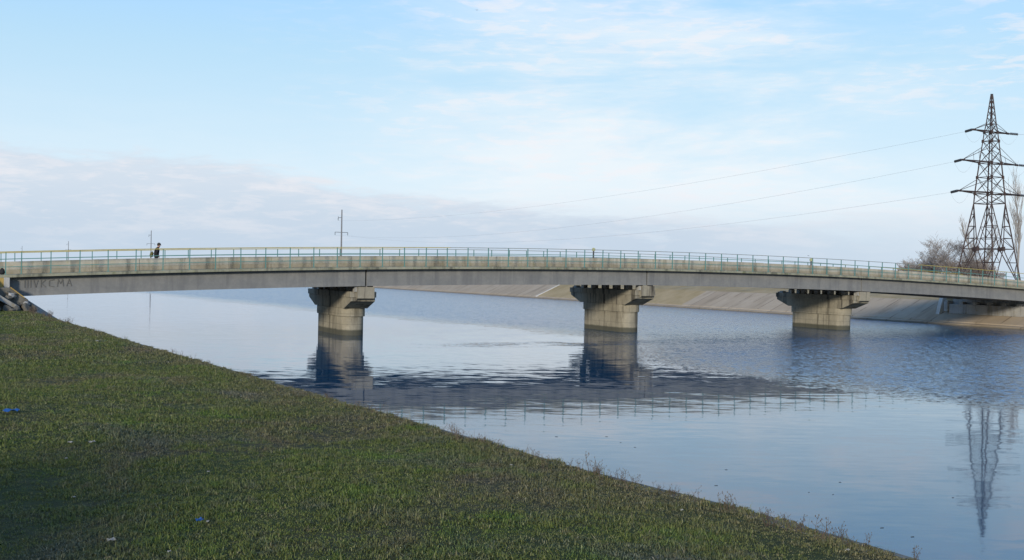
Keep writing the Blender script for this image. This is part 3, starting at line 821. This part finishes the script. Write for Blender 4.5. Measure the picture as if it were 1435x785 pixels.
# litter
def scrap(mat, loc, sx, sy, sz, rz, name, lab, cat, grp=None, seed=0):
    r_ = random.Random(seed); m = MB(); n = 5; V = []
    for i in range(n+1):
        for j in range(n+1):
            x, y = i/n-.5, j/n-.5
            V.append((x*sx*(1+r_.uniform(-.12, .12)), y*sy*(1+r_.uniform(-.12, .12)), .02+sz*(.5+.5*math.sin(x*7+seed)*math.cos(y*6+seed*2))+r_.uniform(0, sz*.4)))
    m.add(V, [(i*(n+1)+j, (i+1)*(n+1)+j, (i+1)*(n+1)+j+1, i*(n+1)+j+1) for i in range(n) for j in range(n)])
    o = m.build(name, mat, fix=False); o.location = loc; o.rotation_euler = (0, 0, rz)
    md = o.modifiers.new('thickness', 'SOLIDIFY'); md.thickness = .006
    return tag(o, lab, cat, grp)
scrap(M['plastic'], (-9.60, 20.6, gz(-9.6, 20.6)+.03), .28, .17, .05, .1, 'plastic_bag', 'crumpled bright blue plastic bag in the grass at the left edge', 'litter', seed=3)
scrap(M['plastic'], (-3.53, 12.25, gz(-3.53, 12.25)+.05), .075, .06, .035, .8, 'plastic_scrap', 'small blue plastic scrap in the near grass', 'litter', seed=5)
lt = [(-7.16, 17.45, .10, 'left one of two pale scraps side by side in the grass near the blue bag'), (-6.81, 17.46, .13, 'right one of two pale scraps side by side in the grass near the blue bag'), (-6.75, 16.31, .07, 'pale scrap just below the side by side pair near the blue bag'),
      (-5.65, 13.92, .05, 'tiny white scrap in the dark grass at the left'), (-4.28, 11.55, .11, 'white paper scrap lying at the bottom of the dark grass'), (-25.1, 53.9, .22, 'pale scrap in the far grass below the bridge abutment'), (-15.5, 40.1, .18, 'pale scrap in the grass near the water by the calm reach'),
      (-4.27, 15.21, .05, 'tiny white scrap in the middle of the near grass'), (-3.52, 11.13, .05, 'tiny pale scrap at the lower frame edge left of the blue scrap'), (-3.46, 12.33, .06, 'tiny pale scrap touching the small blue scrap'), (.04, 16.31, .05, 'tiny white scrap in the grass close to the concrete edge'),
      (3.7, 11.6, .05, 'tiny white scrap at the lower right corner of the grass'), (2.18, 13.37, .06, 'tiny white scrap on the right part of the grass')]
for i, (x, y, s_, lab) in enumerate(lt):
    scrap(M['paper'], (x, y, gz(x, y)+.022), s_*.75, s_*.5, s_*.25, i*.9, 'paper_scrap', lab, 'litter', 'pale scraps of litter in the grass', i)
# leaves drifting on the water
M['leaf'] = NT('drift_leaf').out((.07, .08, .08), .7, .2)
def leaf_mesh():
    m = MB(); n = 8
    pts = [(.5*math.cos(2*math.pi*k/n), .22*math.sin(2*math.pi*k/n)*(1+.3*math.cos(2*math.pi*k/n))) for k in range(n)]
    m.prism(pts, 2, .004, .016); return m.mesh('leaf', M['leaf'])
lm = leaf_mesh()
for i, (x, y) in enumerate([(4.94, 25.4), (6.98, 24.8), (7.48, 24.6), (8.1, 26.1), (7.5, 21.4), (7.85, 20.7), (3.63, 30.8), (1.44, 32.5), (2.98, 32.7), (3.3, 31.6), (10.2, 24.5), (5.6, 27.5)]):
    o = bpy.data.objects.new('drift_leaf', lm); COL.objects.link(o); o.location = (x, y, 0); o.rotation_euler = (0, 0, random.uniform(-.5, .5)); s_ = random.uniform(.04, .10); o.scale = (s_, s_*.8, .5)
    tag(o, 'tiny dark leaf drifting on the calm near water', 'leaf', 'leaves drifting on the water')

# ------------------------------------------------------------------ birds
def bird(loc, rz, span, lab):
    m = MB(); pts = [(-.32, .0, .012), (-.22, 0, .05), (0, 0, .075), (.2, 0, .055), (.30, 0, .045), (.38, 0, .008)]
    for (x0, y0, r0), (x1, y1, r1) in zip(pts[:-1], pts[1:]): m.tube((x0, y0, 0), (x1, y1, 0), r0, r1, 8)
    e = m.build('bird', M['bird'], smooth=True)
    for sg in (-1, 1):
        w = MB(); A = [(.14, sg*.04, .03), (.16, sg*.36, .16), (.02, sg*.72, .08), (-.04, sg*.4, .13), (-.12, sg*.04, .03)]
        w.add(A+[(x, y, z-.015) for x, y, z in A], [(0, 1, 2, 3, 4), (9, 8, 7, 6, 5)]+[(k, k+5, (k+1) % 5+5, (k+1) % 5) for k in range(5)])
        w.build('wing', M['bird'], e)
    e.location = loc; e.rotation_euler = (.2, -.1, rz); e.scale = (span/1.44,)*3
    return tag(e, lab, 'bird')
bird(((661-717.5)/1500*90, 90, 5+(377.6-13)/1500*90), 1.2, .34, 'tiny bird high in the blue sky near the top edge')
bird((30.4, 110, 5+(387.5-358)/1500*110), .4, .36, 'small grey bird just above the railing left of the short marker post')

# ------------------------------------------------------------------ person
def person():
    base = zb(9.15)-.07
    J = {'pelvis': (0, 0, .93), 'belly': (.02, 0, 1.11), 'chest': (.06, 0, 1.35), 'neck': (.12, 0, 1.52), 'head0': (.155, 0, 1.60), 'head': (.18, 0, 1.70), 'crown': (.185, 0, 1.785),
         'shl': (.07, .19, 1.42), 'ell': (.02, .26, 1.14), 'wrl': (.17, .22, .96), 'hal': (.22, .20, .88), 'shr': (.07, -.19, 1.42), 'elr': (-.04, -.26, 1.15), 'wrr': (.12, -.24, .96), 'har': (.17, -.22, .88),
         'hil': (0, .10, .88), 'knl': (.26, .11, .50), 'anl': (.20, .11, .09), 'tol': (.38, .12, .04), 'hir': (0, -.10, .88), 'knr': (.02, -.11, .48), 'anr': (-.28, -.11, .14), 'tor': (-.14, -.12, .04)}
    Rr = {'pelvis': .185, 'belly': .195, 'chest': .215, 'neck': .08, 'head0': .085, 'head': .105, 'crown': .065, 'shl': .105, 'ell': .075, 'wrl': .042, 'hal': .045, 'shr': .105, 'elr': .075, 'wrr': .042, 'har': .045,
          'hil': .11, 'knl': .075, 'anl': .055, 'tol': .045, 'hir': .11, 'knr': .075, 'anr': .055, 'tor': .045}
    E_ = [('pelvis', 'belly'), ('belly', 'chest'), ('chest', 'neck'), ('neck', 'head0'), ('head0', 'head'), ('head', 'crown'), ('chest', 'shl'), ('shl', 'ell'), ('ell', 'wrl'), ('wrl', 'hal'), ('chest', 'shr'), ('shr', 'elr'), ('elr', 'wrr'), ('wrr', 'har'),
          ('pelvis', 'hil'), ('hil', 'knl'), ('knl', 'anl'), ('anl', 'tol'), ('pelvis', 'hir'), ('hir', 'knr'), ('knr', 'anr'), ('anr', 'tor')]
    ks = list(J); me = bpy.data.meshes.new('person'); me.from_pydata([J[k] for k in ks], [(ks.index(a), ks.index(b)) for a, b in E_], [])
    o = bpy.data.objects.new('tmp', me); COL.objects.link(o)
    sk = o.modifiers.new('skin', 'SKIN')
    if not me.skin_vertices: 
        bm = bmesh.new(); bm.from_mesh(me); bm.verts.layers.skin.verify(); bm.to_mesh(me); bm.free()
    for i, k in enumerate(ks):
        sv = me.skin_vertices[0].data[i]; sv.radius = (Rr[k], Rr[k]); sv.use_root = (k == 'pelvis')
    ss = o.modifiers.new('sub', 'SUBSURF'); ss.levels = 2; ss.render_levels = 2
    dg = bpy.context.evaluated_depsgraph_get(); bm2 = bpy.data.meshes.new_from_object(o.evaluated_get(dg))
    bpy.data.objects.remove(o)
    bm2.materials.clear()
    for k in ('jacket', 'trouser', 'skin'): bm2.materials.append(M[k])
    for p in bm2.polygons:
        c = p.center; p.use_smooth = True
        p.material_index = 2 if c.z > 1.56 or (abs(c.y) > .15 and c.z < .93 and c.x > .11 and c.z > .8) else (1 if c.z < .86 else 0)
    b = bpy.data.objects.new('person', bm2); COL.objects.link(b)
    # knitted cap / hair and nose
    bm = bmesh.new(); bmesh.ops.create_uvsphere(bm, u_segments=16, v_segments=10, radius=.125)
    for v in list(bm.verts):
        if v.co.z < -.02 and v.co.x > -.03: v.co.z = -.02
    me2 = bpy.data.meshes.new('hair'); bm.to_mesh(me2); bm.free(); me2.materials.append(M['hair'])
    h = bpy.data.objects.new('hair', me2); COL.objects.link(h); h.parent = b; h.location = (.17, 0, 1.73)
    m = MB(); m.tube((.265, 0, 1.71), (.31, 0, 1.675), .014, .022, 6); m.build('nose', M['skin'], b)
    b.location = W(9.12, 2.45, base); b.rotation_euler = (0, 0, ANG); b.scale = (1.05,)*3
    tag(b, 'person in dark clothes and cap walking along the bridge behind the railing', 'person')
    # bag carried low at the back
    bm = bmesh.new(); bmesh.ops.create_cube(bm, size=1)
    for v in bm.verts: v.co = Vector((v.co.x*.20, v.co.y*.34, v.co.z*.44))
    bmesh.ops.bevel(bm, geom=bm.edges[:], offset=.07, segments=3, affect='EDGES')
    me3 = bpy.data.meshes.new('shoulder_bag'); bm.to_mesh(me3); bm.free(); me3.materials.append(M['bag'])
    g_ = bpy.data.objects.new('shoulder_bag', me3); COL.objects.link(g_)
    g_.location = W(9.12-.30, 2.42, base+1.12); g_.rotation_euler = (0, .25, ANG)
    tag(g_, 'olive bag carried on the back of the walking person', 'bag')
person()
# dark bundle beside the first railing post
bm = bmesh.new(); bmesh.ops.create_icosphere(bm, subdivisions=2, radius=.16)
for v in bm.verts: v.co.z *= .9 if v.co.z < .08 else 1.8; v.co.x *= 1.1
me = bpy.data.meshes.new('bundle'); bm.to_mesh(me); bm.free(); me.materials.append(M['black'])
o = bpy.data.objects.new('dark_bundle', me); COL.objects.link(o); o.location = W(-.45, .25, zb(-.45)+.14)
tag(o, 'small dark bundle on the footway at the left end of the bridge', 'bundle')

# ------------------------------------------------------------------ sky, sun, camera
SUN_AZ, SUN_EL = R(197), R(14)
wd = bpy.data.worlds.new('World'); S.world = wd; wd.use_nodes = True
nt = wd.node_tree; N = nt.nodes; Lk = nt.links
bg = N['Background']; bg.inputs['Strength'].default_value = .15
sky = N.new('ShaderNodeTexSky'); sky.sky_type = 'NISHITA'; sky.sun_disc = False
sky.sun_elevation = SUN_EL; sky.sun_rotation = SUN_AZ; sky.altitude = 20; sky.air_density = 1.0; sky.dust_density = .6; sky.ozone_density = 1.2
def wn(t, **k):
    x = N.new(t)
    for a, b in k.items(): setattr(x, a, b)
    return x
def wmath(op, a, b=None, clamp=False):
    m = wn('ShaderNodeMath', operation=op); m.use_clamp = clamp
    for i, x in ((0, a), (1, b)):
        if x is None: continue
        if hasattr(x, 'is_linked'): Lk.new(x, m.inputs[i])
        else: m.inputs[i].default_value = x
    return m.outputs[0]
def wrange(v, a, b, c=0., d=1.):
    m = wn('ShaderNodeMapRange'); m.interpolation_type = 'SMOOTHSTEP'; Lk.new(v, m.inputs[0])
    for i, x in ((1, a), (2, b), (3, c), (4, d)): m.inputs[i].default_value = x
    return m.outputs[0]
def wnoise(vec, scale, detail=6, rough=.6, dist=0.):
    n = wn('ShaderNodeTexNoise'); n.inputs['Scale'].default_value = scale; n.inputs['Detail'].default_value = detail; n.inputs['Roughness'].default_value = rough; n.inputs['Distortion'].default_value = dist
    Lk.new(vec, n.inputs['Vector']); return n.outputs['Fac']
def wmix(f, a, b):
    m = wn('ShaderNodeMix', data_type='RGBA')
    for i, x in ((0, f), (6, a), (7, b)):
        if hasattr(x, 'is_linked'): Lk.new(x, m.inputs[i])
        elif isinstance(x, tuple): m.inputs[i].default_value = (*x, 1)
        else: m.inputs[i].default_value = x
    return m.outputs[2]
tc = wn('ShaderNodeTexCoord'); gen = tc.outputs['Generated']
sx = wn('ShaderNodeSeparateXYZ'); Lk.new(gen, sx.inputs[0]); dx, dy, dz = sx.outputs
az = wmath('ARCTAN2', dx, dy)                 # azimuth from straight ahead, + right
el = wmath('ARCSINE', dz)
cmb = wn('ShaderNodeCombineXYZ'); Lk.new(wmath('MULTIPLY', az, 1.0), cmb.inputs[0]); Lk.new(wmath('MULTIPLY', el, 5.0), cmb.inputs[1]); cv = cmb.outputs[0]
n_big = wnoise(cv, 2.6, 7, .62, .3); n_fine = wnoise(cv, 9, 7, .65, .2); n_cell = wnoise(cv, 26, 5, .6, .3)
K = 1/.15
zen = (SKY_TOP := (.40*K, .66*K, .93*K))
# thin high veil, thicker to the right of centre and towards the horizon
veil_h = wrange(el, .02, .23, 1., .0)
azc = wmath('ABSOLUTE', wmath('SUBTRACT', az, .14))
patch = wmath('MULTIPLY', wrange(azc, .05, .34, 1., 0.), wrange(n_big, .36, .62))
streak = wrange(n_fine, .52, .72)
skyc = wmix(wrange(el, .45, 1.0, .88, .0), sky.outputs[0], wmix(wrange(el, .18, .42), (.49*K, .76*K, .98*K), (.17*K, .58*K, 1.50*K)))
veil = wmath('ADD', wmath('MULTIPLY', veil_h, .80), wmath('MULTIPLY', patch, .75), True)
veil = wmath('MULTIPLY', veil, wmath('ADD', wmath('MULTIPLY', n_fine, .5), .72), True)
c1 = wmix(veil, skyc, (.84*K, .925*K, .985*K))
c1 = wmix(wmath('MULTIPLY', streak, wmath('MULTIPLY', patch, .75)), c1, (.88*K, .90*K, .955*K))
c1 = wmix(wmath('MULTIPLY', wmath('MULTIPLY', wrange(n_cell, .47, .62), wrange(n_big, .40, .58)), wmath('MULTIPLY', wrange(el, .03, .09), wrange(az, -.30, .05, .0, .5))), c1, (.92*K, .90*K, .935*K))
# low grey-violet cloud bank, higher on the left
edge_h = wmath('ADD', wmath('MULTIPLY', wrange(az, -.5, .15), -.058), .112)
edge_h = wmath('ADD', edge_h, wmath('MULTIPLY', wmath('SUBTRACT', n_big, .5), .10))
edge_h = wmath('ADD', edge_h, wmath('MULTIPLY', wmath('SUBTRACT', n_fine, .5), .055))
dd = wmath('SUBTRACT', edge_h, el)
bank = wmath('MULTIPLY', wrange(dd, -.004, .014), wrange(az, .12, .42, 1., .15))
lowc = wmix(wrange(el, .0, .10), (.53*K, .635*K, .77*K), (.67*K, .745*K, .845*K))
lowc = wmix(wmath('MULTIPLY', wrange(n_fine, .47, .66), .75), lowc, (.86*K, .845*K, .88*K))
lowc = wmix(wmath('MULTIPLY', wrange(n_cell, .50, .64), .38), lowc, (.90*K, .86*K, .89*K))
c2 = wmix(wmath('MULTIPLY', bank, .82), c1, lowc)
# grey lavender haze at the horizon all round
c3 = wmix(wmath('MULTIPLY', wrange(el, .0, .085, 1., 0.), .8), c2, (.56*K, .67*K, .80*K))
Lk.new(c3, bg.inputs['Color'])

ld = bpy.data.lights.new('sun', 'SUN'); ld.energy = 3.6; ld.angle = R(7); ld.color = (1, .93, .82)
lo = bpy.data.objects.new('sun', ld); COL.objects.link(lo)
sd = Vector((math.sin(SUN_AZ)*math.cos(SUN_EL), math.cos(SUN_AZ)*math.cos(SUN_EL), math.sin(SUN_EL)))
lo.rotation_euler = sd.to_track_quat('Z', 'Y').to_euler(); lo.location = (0, -20, 30)

cd = bpy.data.cameras.new('camera'); co = bpy.data.objects.new('camera', cd); COL.objects.link(co)
cd.sensor_width = 36; cd.lens = 36*1500/1435; cd.clip_end = 20000; cd.clip_start = .1
co.matrix_world = Matrix.Translation((0, 0, 5)) @ Matrix.Rotation(R(90-.458), 4, 'X') @ Matrix.Rotation(R(1.06), 4, 'Z')
S.camera = co
S.view_settings.view_transform = 'Standard'; S.view_settings.look = 'None'; S.view_settings.exposure = 0; S.view_settings.gamma = 1
S.render.engine = 'CYCLES'; S.cycles.use_denoising = True; S.cycles.max_bounces = 6
